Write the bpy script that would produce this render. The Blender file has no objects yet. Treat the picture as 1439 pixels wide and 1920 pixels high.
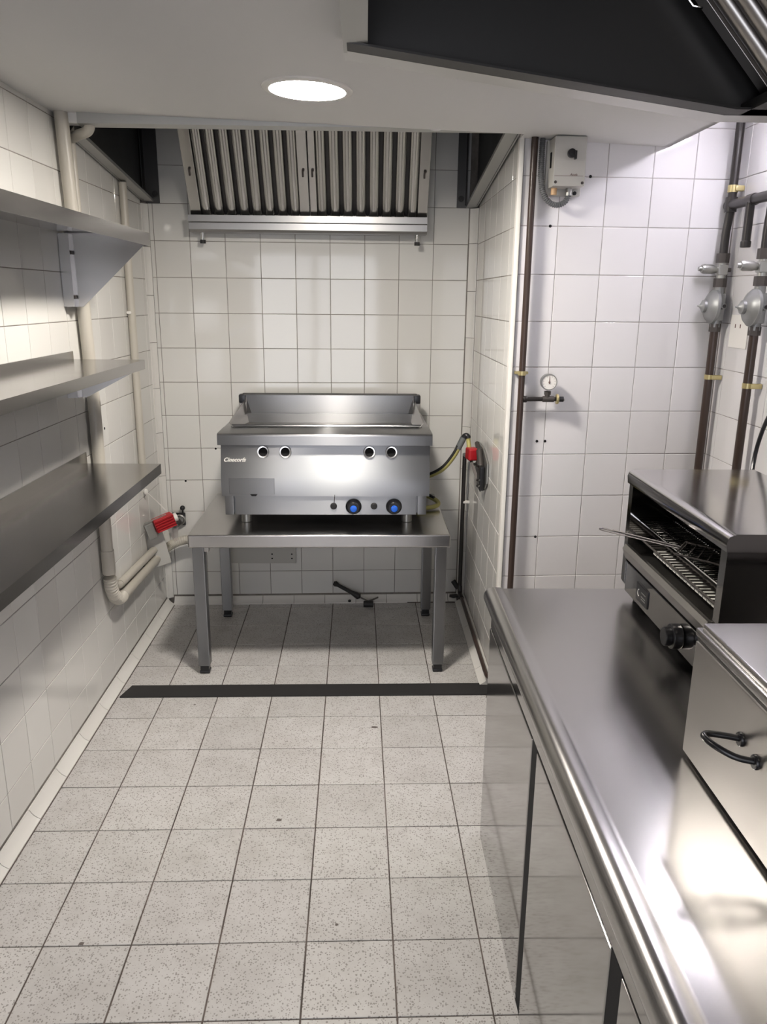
import bpy, bmesh, math, random
from mathutils import Vector, Matrix
random.seed(7)
S = bpy.context.scene
COL = S.collection

# ------------------------------------------------------------------ camera
cam_d = bpy.data.cameras.new('camera'); cam = bpy.data.objects.new('camera', cam_d); COL.objects.link(cam)
cam_d.sensor_fit = 'HORIZONTAL'; cam_d.sensor_width = 36.0; cam_d.lens = 36.0 * 1461.3 / 1439.0
cam_d.clip_start = 0.02
def look(loc, pitch, yaw, roll):
    cp, sp, cy, sy, cr, sr = math.cos(pitch), math.sin(pitch), math.cos(yaw), math.sin(yaw), math.cos(roll), math.sin(roll)
    f = Vector((sy * cp, cy * cp, sp)); r = Vector((cy, -sy, 0)); u = r.cross(f)
    r2 = cr * r + sr * u; u2 = -sr * r + cr * u
    m = Matrix((r2, u2, -f)).transposed().to_4x4(); m.translation = loc
    return m
cam.matrix_world = look((0.7662, -3.5913, 1.4517), -0.2686, 0.0241, 0.0094)
S.camera = cam

# ------------------------------------------------------------------ world, exposure
W = bpy.data.worlds.new('world'); S.world = W; W.use_nodes = True
W.node_tree.nodes['Background'].inputs[0].default_value = (0.90, 0.92, 1.0, 1)
W.node_tree.nodes['Background'].inputs[1].default_value = 1.25
S.view_settings.view_transform = 'Standard'; S.view_settings.look = 'None'
S.view_settings.gamma = 1.0; S.view_settings.use_curve_mapping = False
S.view_settings.exposure = 1.8
S.cycles.use_denoising = True; S.cycles.caustics_reflective = False; S.cycles.caustics_refractive = False
S.cycles.sample_clamp_indirect = 4.0; S.cycles.max_bounces = 8; S.cycles.diffuse_bounces = 4; S.cycles.glossy_bounces = 4
DOWNLIGHT = 95.0
TUBE = 25.0

# ------------------------------------------------------------------ materials
def mat(name, col=(.8, .8, .8), rough=.5, metal=0.0, **k):
    m = bpy.data.materials.new(name); m.use_nodes = True
    b = m.node_tree.nodes['Principled BSDF']
    b.inputs['Base Color'].default_value = (*col, 1); b.inputs['Roughness'].default_value = rough
    b.inputs['Metallic'].default_value = metal
    for n, v in k.items(): b.inputs[n].default_value = v
    return m
def N(m, t, **k):
    n = m.node_tree.nodes.new(t)
    for a, v in k.items(): setattr(n, a, v)
    return n
def L(m, a, b): m.node_tree.links.new(a, b)
def BS(m): return m.node_tree.nodes['Principled BSDF']
def objco(m, scale=(1, 1, 1), rand=False):
    tc = N(m, 'ShaderNodeTexCoord'); mp = N(m, 'ShaderNodeMapping'); mp.inputs['Scale'].default_value = scale
    L(m, tc.outputs['Object'], mp.inputs['Vector'])
    if rand:
        oi = N(m, 'ShaderNodeObjectInfo'); mu = N(m, 'ShaderNodeMath', operation='MULTIPLY'); mu.inputs[1].default_value = 37.0
        L(m, oi.outputs['Random'], mu.inputs[0]); L(m, mu.outputs[0], mp.inputs['Location'])
    return mp.outputs['Vector']
def ramp(m, fac, stops):
    r = N(m, 'ShaderNodeValToRGB'); e = r.color_ramp.elements
    while len(e) < len(stops): e.new(.5)
    for s, (p, c) in zip(e, stops): s.position = p; s.color = (*c, 1)
    L(m, fac, r.inputs['Fac']); return r.outputs['Color']
def noise(m, vec, scale, detail=3.0, rough=.55):
    n = N(m, 'ShaderNodeTexNoise'); n.inputs['Scale'].default_value = scale
    n.inputs['Detail'].default_value = detail; n.inputs['Roughness'].default_value = rough
    L(m, vec, n.inputs['Vector']); return n.outputs['Fac']
def bump(m, h, strength, dist):
    b = N(m, 'ShaderNodeBump'); b.inputs['Strength'].default_value = strength; b.inputs['Distance'].default_value = dist
    L(m, h, b.inputs['Height']); L(m, b.outputs['Normal'], BS(m).inputs['Normal'])
def maprange(m, v, a, b, c, d):
    n = N(m, 'ShaderNodeMapRange')
    for i, x in enumerate((a, b, c, d)): n.inputs[i + 1].default_value = x
    L(m, v, n.inputs[0]); return n.outputs[0]

def tile_mat(name, c1, c2):
    m = mat(name, c1, .06)
    oi = N(m, 'ShaderNodeObjectInfo')
    L(m, ramp(m, oi.outputs['Random'], [(0, c1), (1, c2)]), BS(m).inputs['Base Color'])
    v = objco(m, (1, 1, 1), True)
    bump(m, noise(m, v, 7, 1), .03, .004)
    return m
TILE = tile_mat('white_glazed_tile', (.69, .675, .645), (.74, .73, .70))
TILE_R = tile_mat('cool_lit_glazed_tile', (.72, .705, .71), (.77, .755, .765))  # copy of the white tile with the cool lilac light tinted into its colour
def grout_mat(name, a, b):
    m = mat(name, a, .85); v = objco(m)
    L(m, ramp(m, noise(m, v, 4, 5, .7), [(.35, a), (.65, b)]), BS(m).inputs['Base Color']); return m
GROUT = grout_mat('wall_grout', (.13, .115, .10), (.32, .29, .26))
GROUT_R = grout_mat('pale_wall_grout', (.22, .20, .19), (.46, .43, .42))
FGROUT = grout_mat('dark_floor_grout', (.045, .035, .03), (.16, .13, .115))

def floor_mat():
    m = mat('speckled_floor_tile', (.6, .6, .6), .34)
    v = objco(m, (1, 1, 1), True)
    wn = N(m, 'ShaderNodeTexNoise'); wn.inputs['Scale'].default_value = 140; L(m, v, wn.inputs['Vector'])
    mixv = N(m, 'ShaderNodeVectorMath', operation='MULTIPLY_ADD')
    L(m, wn.outputs['Color'], mixv.inputs[0]); mixv.inputs[1].default_value = (.0035, .0035, .0035); L(m, v, mixv.inputs[2])
    vo = N(m, 'ShaderNodeTexVoronoi'); vo.inputs['Scale'].default_value = 185; L(m, mixv.outputs[0], vo.inputs['Vector'])
    sep = N(m, 'ShaderNodeSeparateColor'); L(m, vo.outputs['Color'], sep.inputs[0])
    thr = maprange(m, sep.outputs[0], 0, 1, .10, .46)
    lt = N(m, 'ShaderNodeMath', operation='LESS_THAN'); L(m, vo.outputs['Distance'], lt.inputs[0]); L(m, thr, lt.inputs[1])
    oi = N(m, 'ShaderNodeObjectInfo')
    base = ramp(m, oi.outputs['Random'], [(0, (.52, .505, .49)), (1, (.58, .565, .55))])
    mx = N(m, 'ShaderNodeMix', data_type='RGBA'); L(m, lt.outputs[0], mx.inputs['Factor'])
    L(m, base, mx.inputs[6]); mx.inputs[7].default_value = (.30, .28, .265, 1)
    v2 = objco(m)
    dirt = ramp(m, noise(m, v, 12, 5, .65), [(.3, (.86, .85, .84)), (.6, (1, 1, 1))])
    mm = N(m, 'ShaderNodeMix', data_type='RGBA', blend_type='MULTIPLY'); mm.inputs['Factor'].default_value = 1
    L(m, mx.outputs[2], mm.inputs[6]); L(m, dirt, mm.inputs[7]); L(m, mm.outputs[2], BS(m).inputs['Base Color'])
    L(m, maprange(m, noise(m, v, 30, 3), .3, .7, .28, .42), BS(m).inputs['Roughness'])
    return m
FLOOR = floor_mat()

def steel(name, col, r0, r1, scale=(1, 1, 1), aniso=0.0, arot=0.0, nscale=60, bmp=0, tang='Z'):
    m = mat(name, col, r0, 1.0)
    v = objco(m, scale)
    n = noise(m, v, nscale, 4, .6)
    big = noise(m, objco(m), 3.5, 3, .6)
    hf = N(m, 'ShaderNodeMath', operation='MULTIPLY_ADD'); hf.inputs[1].default_value = .35; hf.inputs[2].default_value = .325; L(m, n, hf.inputs[0])
    ad = N(m, 'ShaderNodeMath', operation='ADD'); L(m, hf.outputs[0], ad.inputs[0]); L(m, big, ad.inputs[1])
    L(m, maprange(m, ad.outputs[0], .7, 1.3, r0, r1), BS(m).inputs['Roughness'])
    if bmp: bump(m, n, bmp, .002)
    if aniso:
        BS(m).inputs['Anisotropic'].default_value = aniso; BS(m).inputs['Anisotropic Rotation'].default_value = arot
        t = N(m, 'ShaderNodeTangent', direction_type='RADIAL', axis=tang); L(m, t.outputs[0], BS(m).inputs['Tangent'])
    return m
SC = (.43, .415, .40)
STEEL = steel('brushed_steel', SC, .285, .33, (1, 1, 1))
STEEL_BAF = steel('filter_steel', (.44, .435, .425), .225, .235, (1, 1, 1), nscale=30)
STEEL_X = steel('steel_brushed_sideways', (.26, .26, .265), .285, .31, (.05, 1, 1.5), aniso=.98, arot=.25, nscale=220, bmp=0)
STEEL_TOP = steel('worktop_steel', (.43, .42, .415), .20, .262, (2, .12, 1), nscale=90, bmp=0)
STEEL_DOOR = steel('polished_door_steel', (.40, .39, .385), .06, .11, (1, 1, 1), nscale=20, bmp=.0)
STEEL_GLOSS = steel('glossy_cover_steel', (.58, .565, .56), .09, .14, (1, 1, 1), nscale=20)
STEEL_SHELF = steel('shelf_steel', (.46, .445, .435), .18, .25, (2, .15, 1), nscale=80, bmp=0)
STEEL_TR = steel('satin_trough_steel', (.34, .335, .33), .30, .34, (1, 1, 1))
STEEL_DARK = steel('dull_dark_steel', (.085, .083, .082), .45, .55, (1, 1, 1), bmp=0)  # base colour also carries the unlit darkness of the hood interiors
ALU = mat('satin_hood_edge', (.44, .44, .43), .42, .9)
ALU2 = mat('bright_hood_edge', (.62, .61, .60), .4, .7)
CHROME = mat('chrome', (.75, .75, .75), .08, 1.0)
RING = mat('bright_vent_ring', (.85, .85, .84), .22, 1.0)
WIRE = mat('dull_steel_wire', (.22, .21, .21), .3, 1.0)
BLACK = mat('black_plastic', (.012, .012, .014), .28)
BLACKM = mat('matt_black_rubber', (.018, .017, .017), .6)
STAIN = mat('grey_brown_dirt', (.12, .10, .09), .7)
HOLE = mat('black_void', (.004, .004, .005), .9)
DARKPIPE = mat('brown_painted_pipe', (.045, .028, .022), .33)
BLKPIPE = mat('black_steel_pipe', (.018, .015, .014), .38)
IRON = mat('dark_iron_fitting', (.085, .075, .07), .5, .5)
BRASS = mat('yellow_brass', (.56, .48, .25), .35, .8)
CAST = mat('grey_cast_aluminium', (.30, .305, .305), .42, .55)
GALV = mat('galvanised_fitting', (.42, .42, .40), .36, .85)
RED = mat('red_plastic', (.42, .014, .02), .35)
REDD = mat('dark_red_plastic', (.30, .012, .018), .4)
PVC = mat('cream_grey_plastic_pipe', (.50, .47, .41), .36)
PLAST = mat('pale_grey_plastic', (.50, .49, .46), .45)
WHITEP = mat('white_plastic', (.78, .76, .72), .4)
COVE = tile_mat('cream_cove_tile', (.70, .68, .645), (.75, .735, .70))
CEIL = mat('ceiling_paint', (.74, .73, .72), .75)
PLASTER = mat('plain_wall_paint', (.70, .68, .65), .8)
BLUE = mat('blue_knob_cap', (.02, .14, .72), .25)
HOSE = mat('yellow_gas_hose', (.42, .38, .13), .5)
HOSEG = mat('grey_hose_sleeve', (.13, .14, .14), .5)
CONDUIT = mat('grey_conduit', (.13, .135, .14), .5)
ORANGE = mat('tan_cable_gland', (.62, .40, .22), .5)
INK = mat('brown_print', (.16, .09, .08), .6)
PAPER = mat('white_card', (.82, .80, .76), .6)
CLEARP = mat('clear_film', (.9, .85, .84), .15, 0, **{'Transmission Weight': .85, 'IOR': 1.2})
def emit(name, col, s):
    m = mat(name, (1, 1, 1), .5); BS(m).inputs['Emission Color'].default_value = (*col, 1); BS(m).inputs['Emission Strength'].default_value = s; return m
LAMP = emit('lit_downlight_diffuser', (1, .935, .85), DOWNLIGHT)
LAMP2 = emit('lit_rear_diffuser', (1, .92, .82), DOWNLIGHT * .22)
LTUBE = emit('lit_cool_tube', (.94, .90, 1.0), TUBE)

# ------------------------------------------------------------------ mesh builder
class MB:
    def __init__(s, xf=None): s.v = []; s.f = []; s.xf = xf
    def add(s, vs, fs):
        o = len(s.v)
        for p in vs:
            p = Vector(p); s.v.append(s.xf @ p if s.xf else p)
        s.f += [[i + o for i in q] for q in fs]; return s
    def bm(s, b):
        b.verts.index_update(); s.add([x.co.copy() for x in b.verts], [[w.index for w in q.verts] for q in b.faces]); b.free(); return s
    def box(s, x0, x1, y0, y1, z0, z1, bev=0.0, seg=2):
        b = bmesh.new(); bmesh.ops.create_cube(b, size=1)
        for w in b.verts: w.co = Vector(((x0 + x1) / 2 + w.co.x * (x1 - x0), (y0 + y1) / 2 + w.co.y * (y1 - y0), (z0 + z1) / 2 + w.co.z * (z1 - z0)))
        if bev: bmesh.ops.bevel(b, geom=b.edges[:], offset=bev, segments=seg, affect='EDGES', profile=.5)
        return s.bm(b)
    def prism(s, pts, d):  # planar polygon points (3d) extruded by vector d
        n = len(pts); d = Vector(d); a = [Vector(p) for p in pts]
        return s.add(a + [p + d for p in a], [list(range(n))[::-1], list(range(n, 2 * n))] + [[i, (i + 1) % n, (i + 1) % n + n, i + n] for i in range(n)])
    def tube(s, path, r, n=14, cap=True):
        P = [Vector(p) for p in path]; R = r if isinstance(r, (list, tuple)) else [r] * len(P)
        vs = []; fs = []; prev = None
        for i, p in enumerate(P):
            t = (P[min(i + 1, len(P) - 1)] - P[max(i - 1, 0)]).normalized()
            if prev is None:
                a = Vector((0, 0, 1)) if abs(t.z) < .9 else Vector((1, 0, 0)); u = t.cross(a).normalized()
            else: u = (prev - t * prev.dot(t)).normalized()
            prev = u; w = t.cross(u)
            for k in range(n):
                q = 2 * math.pi * k / n; vs.append(p + (u * math.cos(q) + w * math.sin(q)) * R[i])
        for i in range(len(P) - 1):
            for k in range(n): fs.append([i * n + k, i * n + (k + 1) % n, (i + 1) * n + (k + 1) % n, (i + 1) * n + k])
        if cap: fs.append(list(range(n))[::-1]); fs.append([(len(P) - 1) * n + k for k in range(n)])
        return s.add(vs, fs)
    def cyl(s, a, b, r, n=20, bev=0.0):
        a = Vector(a); b = Vector(b)
        if bev:
            d = (b - a).normalized()
            return s.tube([a, a + d * bev * .3, a + d * bev, b - d * bev, b - d * bev * .3, b], [r - bev, r - bev * .3, r, r, r - bev * .3, r - bev], n)
        return s.tube([a, b], r, n)
    def lathe(s, prof, o, ax, n=24):  # prof: (dist along axis, radius)
        ax = Vector(ax).normalized(); o = Vector(o)
        return s.tube([o + ax * h for h, _ in prof], [max(q, 1e-4) for _, q in prof], n) if all(prof[i][0] < prof[i + 1][0] for i in range(len(prof) - 1)) else s._l(prof, o, ax, n)
    def _l(s, prof, o, ax, n):
        a = Vector((0, 0, 1)) if abs(ax.z) < .9 else Vector((1, 0, 0)); u = ax.cross(a).normalized(); w = ax.cross(u); vs = []; fs = []
        for h, q in prof:
            for k in range(n):
                t = 2 * math.pi * k / n; vs.append(o + ax * h + (u * math.cos(t) + w * math.sin(t)) * max(q, 1e-4))
        for i in range(len(prof) - 1):
            for k in range(n): fs.append([i * n + k, i * n + (k + 1) % n, (i + 1) * n + (k + 1) % n, (i + 1) * n + k])
        fs.append(list(range(n))[::-1]); fs.append([(len(prof) - 1) * n + k for k in range(n)])
        return s.add(vs, fs)
    def sphere(s, c, r, n=16, sc=(1, 1, 1)):
        b = bmesh.new(); bmesh.ops.create_uvsphere(b, u_segments=n, v_segments=n // 2 + 2, radius=r)
        for w in b.verts: w.co = Vector((w.co.x * sc[0] + c[0], w.co.y * sc[1] + c[1], w.co.z * sc[2] + c[2]))
        return s.bm(b)
    def mesh(s, name, m, ang=35):
        me = bpy.data.meshes.new(name); me.from_pydata(s.v, [], s.f); me.update()
        b = bmesh.new(); b.from_mesh(me); bmesh.ops.recalc_face_normals(b, faces=b.faces[:]); b.to_mesh(me); b.free()
        me.materials.append(m)
        for p in me.polygons: p.use_smooth = True
        me.set_sharp_from_angle(angle=math.radians(ang)); return me
    def build(s, name, m, parent=None, label=None):
        o = link(name, s.mesh(name, m), parent, label)
        w = o.modifiers.new('weighted_normals', 'WEIGHTED_NORMAL'); w.keep_sharp = True; w.weight = 90
        return o
def link(name, me, parent=None, label=None):
    o = bpy.data.objects.new(name, me); COL.objects.link(o)
    if parent is not None: par(o, parent)
    if label: o['label'] = label
    return o
def wm(o):
    m = o.matrix_basis.copy()
    if o.parent: m = wm(o.parent) @ o.matrix_parent_inverse @ m
    return m
def par(o, p): o.parent = p; o.matrix_parent_inverse = wm(p).inverted()
def thing(name, label, cat, loc, group=None):
    e = bpy.data.objects.new(name, None); COL.objects.link(e); e.location = loc; e.empty_display_size = .05
    return tag(e, label, cat, group)
def tag(o, label, cat, group=None):
    o['label'] = label; o['category'] = cat
    if group: o['group'] = group
    return o
def struct(o): o['kind'] = 'structure'; return o
def arc(c, r, a0, a1, u, v, n=10):
    c = Vector(c); u = Vector(u); v = Vector(v)
    return [c + (u * math.cos(a0 + (a1 - a0) * i / n) + v * math.sin(a0 + (a1 - a0) * i / n)) * r for i in range(n + 1)]
def smooth(pts, n=8):
    P = [Vector(p) for p in pts]; out = []
    for i in range(len(P) - 1):
        p0, p1, p2, p3 = P[max(i - 1, 0)], P[i], P[i + 1], P[min(i + 2, len(P) - 1)]
        for k in range(n):
            t = k / n; out.append(.5 * ((2 * p1) + (p2 - p0) * t + (2 * p0 - 5 * p1 + 4 * p2 - p3) * t * t + (3 * p1 - p0 - 3 * p2 + p3) * t ** 3))
    return out + [P[-1]]
def ribbed(path, r, amp, pitch):
    P = [Vector(p) for p in path]; d = [0]
    for i in range(1, len(P)): d.append(d[-1] + (P[i] - P[i - 1]).length)
    out = []; R = []; n = max(8, int(d[-1] / pitch * 4)); j = 0
    for k in range(n + 1):
        s_ = d[-1] * k / n
        while j < len(P) - 2 and d[j + 1] < s_: j += 1
        t = (s_ - d[j]) / max(1e-9, d[j + 1] - d[j]); out.append(P[j].lerp(P[j + 1], t)); R.append(r + (amp if k % 4 in (0, 1) else -amp))
    return out, R

# ------------------------------------------------------------------ tiling
_tm = {}
def tile_mesh(w, h, t, m, bev, name):
    k = (round(w, 3), round(h, 3), t, m.name)
    if k not in _tm:
        b = MB(); w2, h2 = k[0] / 2, k[1] / 2
        bv = min(bev, w2 * .4, h2 * .4)
        def ring(dx, z): return [(-w2 + dx, -h2 + dx, z), (w2 - dx, -h2 + dx, z), (w2 - dx, h2 - dx, z), (-w2 + dx, h2 - dx, z)]
        vs = ring(0, -t) + ring(0, -bv) + ring(bv * .35, -bv * .3) + ring(bv, 0)
        fs = [[12, 13, 14, 15]]
        for r in range(3):
            for i in range(4): fs.append([r * 4 + i, r * 4 + (i + 1) % 4, r * 4 + 4 + (i + 1) % 4, r * 4 + 4 + i])
        b.add(vs, fs); _tm[k] = b.mesh(name, m, 8)
    return _tm[k]
def tiles(parent, name, O, u, v, us, vs, m, gap=.002, t=.005, bev=.0015, jit=.0, proud=0.0, skip=None):
    O = Vector(O); u = Vector(u).normalized(); v = Vector(v).normalized(); n = u.cross(v).normalized()
    for i in range(len(us) - 1):
        for j in range(len(vs) - 1):
            w, h = us[i + 1] - us[i] - gap, vs[j + 1] - vs[j] - gap
            if w < .008 or h < .008 or (skip and skip(i, j)): continue
            c = O + u * (us[i] + us[i + 1]) / 2 + v * (vs[j] + vs[j + 1]) / 2 + n * random.uniform(-proud, proud)
            o = bpy.data.objects.new(name, tile_mesh(w, h, t, m, bev, name)); COL.objects.link(o)
            R = Matrix((u, v, n)).transposed().to_4x4()
            o.matrix_basis = Matrix.Translation(c) @ R @ Matrix.Rotation(random.gauss(0, jit), 4, 'X') @ Matrix.Rotation(random.gauss(0, jit), 4, 'Y')
            o.parent = parent
def seq(a, b, joints): return [a] + [j for j in joints if a + .004 < j < b - .004] + [b]
P = .152
XL = -.195; XN = 1.255; XR = 1.985; TB = .0308; TR = .0486; ROOF = 2.5
def yb(x): return TB * x                      # back wall plane
def yr(x): return -.892 + TR * (x - 1.3946)   # return wall plane
def zc(x): return 1.99 - .032 * (x + .195)    # sloping ceiling underside

# ------------------------------------------------------------------ floor
fl = struct(MB().box(XL - .1, XR + .1, -5.1, .15, -.1, -.0025).build('floor', FGROUT))
q = .2027; fth = -.0109; fx = .0035; fy = -.282
fo = Vector((0, fy, 0)); fu = Vector((1, -fth, 0)); fv = Vector((-fth, -1, 0))
# u along +x, v along +y so the normal is up
us = seq(XL + .010, 1.98, [fx + i * q for i in range(-1, 12)])
vs = [-k * q for k in range(22, -2, -1)] + [.27]
tiles(fl, 'floor_tile', fo, Vector((1, -fth, 0)), Vector((fth, 1, 0)), us, vs, FLOOR, gap=.0032, t=.006, bev=.0012, jit=.0012, proud=.0004)

for x, y, a, b in ((.80, -1.16, .012, .006), (.11, -2.10, .006, .005), (.52, -1.66, .008, .006), (.70, -2.05, .004, .004), (.14, -1.0, .004, .004)):
    MB().add([(x + a * math.cos(k * .628) * (1 + .25 * math.sin(k * 2.3)), y + b * math.sin(k * .628), .0007) for k in range(10)], [list(range(10))]).build('floor_stain', STAIN, fl)
# ------------------------------------------------------------------ walls
bu = Vector((1, TB, 0)).normalized(); ru = Vector((1, TR, 0)).normalized()
def slab(O, u, length, z0, z1, n, off=.0018, th=.1):
    O = Vector(O); u = Vector(u).normalized(); n = Vector(n).normalized()
    a = O - n * off; b = a + u * length
    return MB().prism([(a.x, a.y, z0), (b.x, b.y, z0), (b.x, b.y, z1), (a.x, a.y, z1)], -n * th)
bn = Vector((bu.y, -bu.x, 0)); rn = Vector((ru.y, -ru.x, 0))
wb = struct(slab((-.3, yb(-.3), 0), bu, 1.75, -.05, ROOF, bn).build('wall_back', GROUT))
zrow = [.008 + k * P for k in range(0, 16)]
tiles(wb, 'wall_tile', (0, 0, 0), bu, (0, 0, 1), seq(-.170, 1.218, [i * P for i in range(-1, 9)]), [.041] + zrow[1:], TILE, jit=.0007, proud=.0002)
wl = struct(MB().box(XL - .1, XL - .0018, -5.1, .1, -.05, ROOF).build('wall_left', GROUT))
lj = [-.532 + k * P for k in range(-30, 5)]
tiles(wl, 'wall_tile', (XL, 0, 0), (0, 1, 0), (0, 0, 1), seq(-2.55, -.028, lj), [.041] + [k * P for k in range(1, 14)] + [2.07], TILE, jit=.0007, proud=.0002)
wn = struct(MB().prism([(XN + .0018, .12, -.05), (XN + .0018, yr(XN) + .006, -.05), (XN + .0018, yr(XN) + .006, ROOF), (XN + .0018, .12, ROOF)], (.1, 0, 0)).build('wall_recess', GROUT))
tiles(wn, 'wall_tile', (XN, 0, 0), (0, -1, 0), (0, 0, 1), seq(.004, .872, [.035 + i * P for i in range(0, 7)]), [.050] + zrow[1:14], TILE, jit=.0007, proud=.0002)
wr = struct(slab((XN + .008, yr(XN + .008), 0), ru, .85, -.05, ROOF, rn).build('wall_return', GROUT_R))
rz = [1.8339 - j * P for j in range(12, -5, -1)]
tiles(wr, 'wall_tile', (1.3946, -.892, 0), ru, (0, 0, 1), [-.125, 0, P, 2 * P, 2 * P + .1395, .592], rz, TILE_R, jit=.0007, proud=.0002)
wri = struct(MB().box(XR + .0018, XR + .1, -5.1, yr(XR) + .02, -.05, ROOF).build('wall_right', GROUT_R))
tiles(wri, 'wall_tile', (XR, 0, 0), (0, -1, 0), (0, 0, 1), seq(.868, 2.5, [.868 + .06 + i * P for i in range(0, 12)]), rz[3:], TILE_R, jit=.0007, proud=.0002)
WX0, WX1, WZ0, WZ1 = -.17, 1.25, .25, 1.93
struct(MB().box(XL - .1, WX0, -5.2, -5.1, -.05, ROOF).box(WX1, XR + .1, -5.2, -5.1, -.05, ROOF).box(WX0, WX1, -5.2, -5.1, -.05, WZ0).box(WX0, WX1, -5.2, -5.1, WZ1, ROOF).build('wall_rear', PLASTER))
wi = struct(MB().box(WX0, WX0 + .05, -5.17, -5.13, WZ0, WZ1).box(WX1 - .05, WX1, -5.17, -5.13, WZ0, WZ1).box(WX0, WX1, -5.17, -5.13, WZ0, WZ0 + .05).box(WX0, WX1, -5.17, -5.13, WZ1 - .05, WZ1).box(.5, .55, -5.17, -5.13, WZ0, WZ1).build('window_1', WHITEP))
MB().box(WX0 - .02, WX1 + .02, -5.2, -5.07, WZ0 - .02, WZ0, .004).build('window_sill', WHITEP, wi)
pl = bpy.data.lights.new('window_portal', 'AREA'); pl.shape = 'RECTANGLE'; pl.size = WX1 - WX0; pl.size_y = WZ1 - WZ0; pl.cycles.is_portal = True
po = bpy.data.objects.new('window_portal', pl); COL.objects.link(po); po.location = ((WX0 + WX1) / 2, -5.19, (WZ0 + WZ1) / 2); po.rotation_euler = (math.pi / 2, 0, 0)

# ceiling (slightly falling to the right) with the step towards the pipe wall
def cpoly(pts): return [(x, y, zc(x)) for x, y in pts]
HF = -.962   # hood front
cl = struct(MB().prism(cpoly([(XL, -5.1), (.722, -5.1), (.722, HF), (-.122, HF), (XL, -.84)]), (0, 0, .06))
            .prism(cpoly([(.722, -1.788), (1.744, -1.788), (1.744, yr(1.744)), (XN, yr(XN)), (XN, HF), (.722, HF)]), (0, 0, .06))
            .prism(cpoly([(.722, -5.1), (1.744, -5.1), (1.744, -3.56), (.722, -3.56)]), (0, 0, .06))
            .prism(cpoly([(1.722, -1.788), (1.744, -1.788), (1.744, yr(1.744) + .02), (1.722, yr(1.722) + .02)]), (0, 0, ROOF - 1.93)).build('ceiling', CEIL))
MB().sphere((.98, HF - .004, zc(.98) + .002), .016, 12, (1.3, .5, .35)).build('plaster_drip', CEIL, cl)
MB().box(-.172, -.116, -.952, -.905, 1.958, 2.02, .008).build('plaster_patch', CEIL, cl)
struct(MB().box(XL - .1, XR + .1, -5.2, .2, ROOF, ROOF + .05).build('ceiling_upper', PLASTER))

# corner trims and coved skirting
def cove(parent, name, pts, dirs, a, b, step, start, w, m, axis):
    """quarter-round pieces along an axis; dirs = two wall directions out of the corner"""
    d1, d2 = Vector(dirs[0]), Vector(dirs[1]); ax = Vector(axis); o = Vector(pts)
    prof = [Vector((0, 0, 0)), d1 * w, d1 * w + d2 * .005] + [(d1 * (1 - k / 6) + d2 * (k / 6)) * (w - .002) + (d1 + d2) * (.004 - .10 * w * math.sin(math.pi * k / 6)) for k in range(1, 6)] + [d1 * .005 + d2 * w, d2 * w]
    e = [a]; x = start
    while x < b - .02:
        if x > a + .02: e.append(x)
        x += step
    e.append(b)
    for i in range(len(e) - 1):
        MB().prism([o + p + ax * (e[i] + .001) for p in prof], ax * (e[i + 1] - e[i] - .002)).build(name, m, parent)
t1 = struct(MB().box(XL - .02, XL - .002, yb(XL) - .002, yb(XL) + .02, 0, 2.0).build('trim_1', GROUT))
cove(t1, 'corner_piece', (XL, yb(XL), 0), [(1, 0, 0), (0, -1, 0)], .03, 1.83, .203, .03, .026, COVE, (0, 0, 1))
t2 = struct(MB().box(XN + .002, XN + .02, yb(XN) - .002, yb(XN) + .02, 0, 2.0).build('trim_2', GROUT))
cove(t2, 'corner_piece', (XN, yb(XN), 0), [(-1, 0, 0), (0, -1, 0)], .03, 1.83, .203, .06, .034, COVE, (0, 0, 1))
t3 = struct(MB().prism([(XN - .002, yr(XN) + .022, 0), (XN - .002, yr(XN) - .004, 0), (XN + .006, yr(XN) - .008, 0), (XN + .012, yr(XN) - .008, 0), (XN + .012, yr(XN) + .004, 0), (XN + .006, yr(XN) + .022, 0)], (0, 0, 1.945)).build('trim_3', WHITEP))
b1 = struct(MB().box(XL, XL + .0365, -2.5, -.03, 0, .0016).build('baseboard_left', FGROUT))
cove(b1, 'cove_piece', (XL, 0, 0), [(1, 0, 0), (0, 0, 1)], .03, 2.54, .203, .233, .034, COVE, (0, -1, 0))
b2 = struct(MB().box(XL + .03, XN - .04, -.004, 0, 0, .004).build('baseboard_back', FGROUT))
cove(b2, 'cove_piece', (0, 0, 0), [(bn.x, bn.y, 0), (0, 0, 1)], XL + .03, XN - .035, .152, -.04, .034, COVE, bu)
b3 = struct(MB().box(XN - .003, XN, -.84, -.03, 0, .004).build('baseboard_recess', FGROUT))
cove(b3, 'cove_piece', (XN, 0, 0), [(-1, 0, 0), (0, 0, 1)], .0, .862, .203, .12, .045, COVE, (0, -1, 0))
def dots(parent, pts, n, r=.004):
    for p in pts:
        p = Vector(p); MB().cyl(p + Vector(n) * .0002, p + Vector(n) * .0012, r, 10).build('screw_hole', HOLE, parent)
dots(wb, [(.068, yb(.068), .766), (-.079, yb(-.079), .612)], bn, .005)
dots(wr, [(x, yr(x), z) for x, z in ((1.369, .969), (1.398, .969), (1.385, .617), (1.369, 1.682), (1.491, 1.835))], rn, .005)
dots(wl, [(XL, -.724, .978), (XL, -.32, 1.384)], (1, 0, 0), .005)

# threshold strip in the floor
tag(MB().prism([(-.128, -.861, 0), (1.40, -.845, 0), (1.40, -.932, 0), (-.150, -.948, 0)], (0, 0, .006)).build('threshold_strip', BLACKM), 'long flat black strip lying across the speckled floor tiles', 'floor strip')

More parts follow.
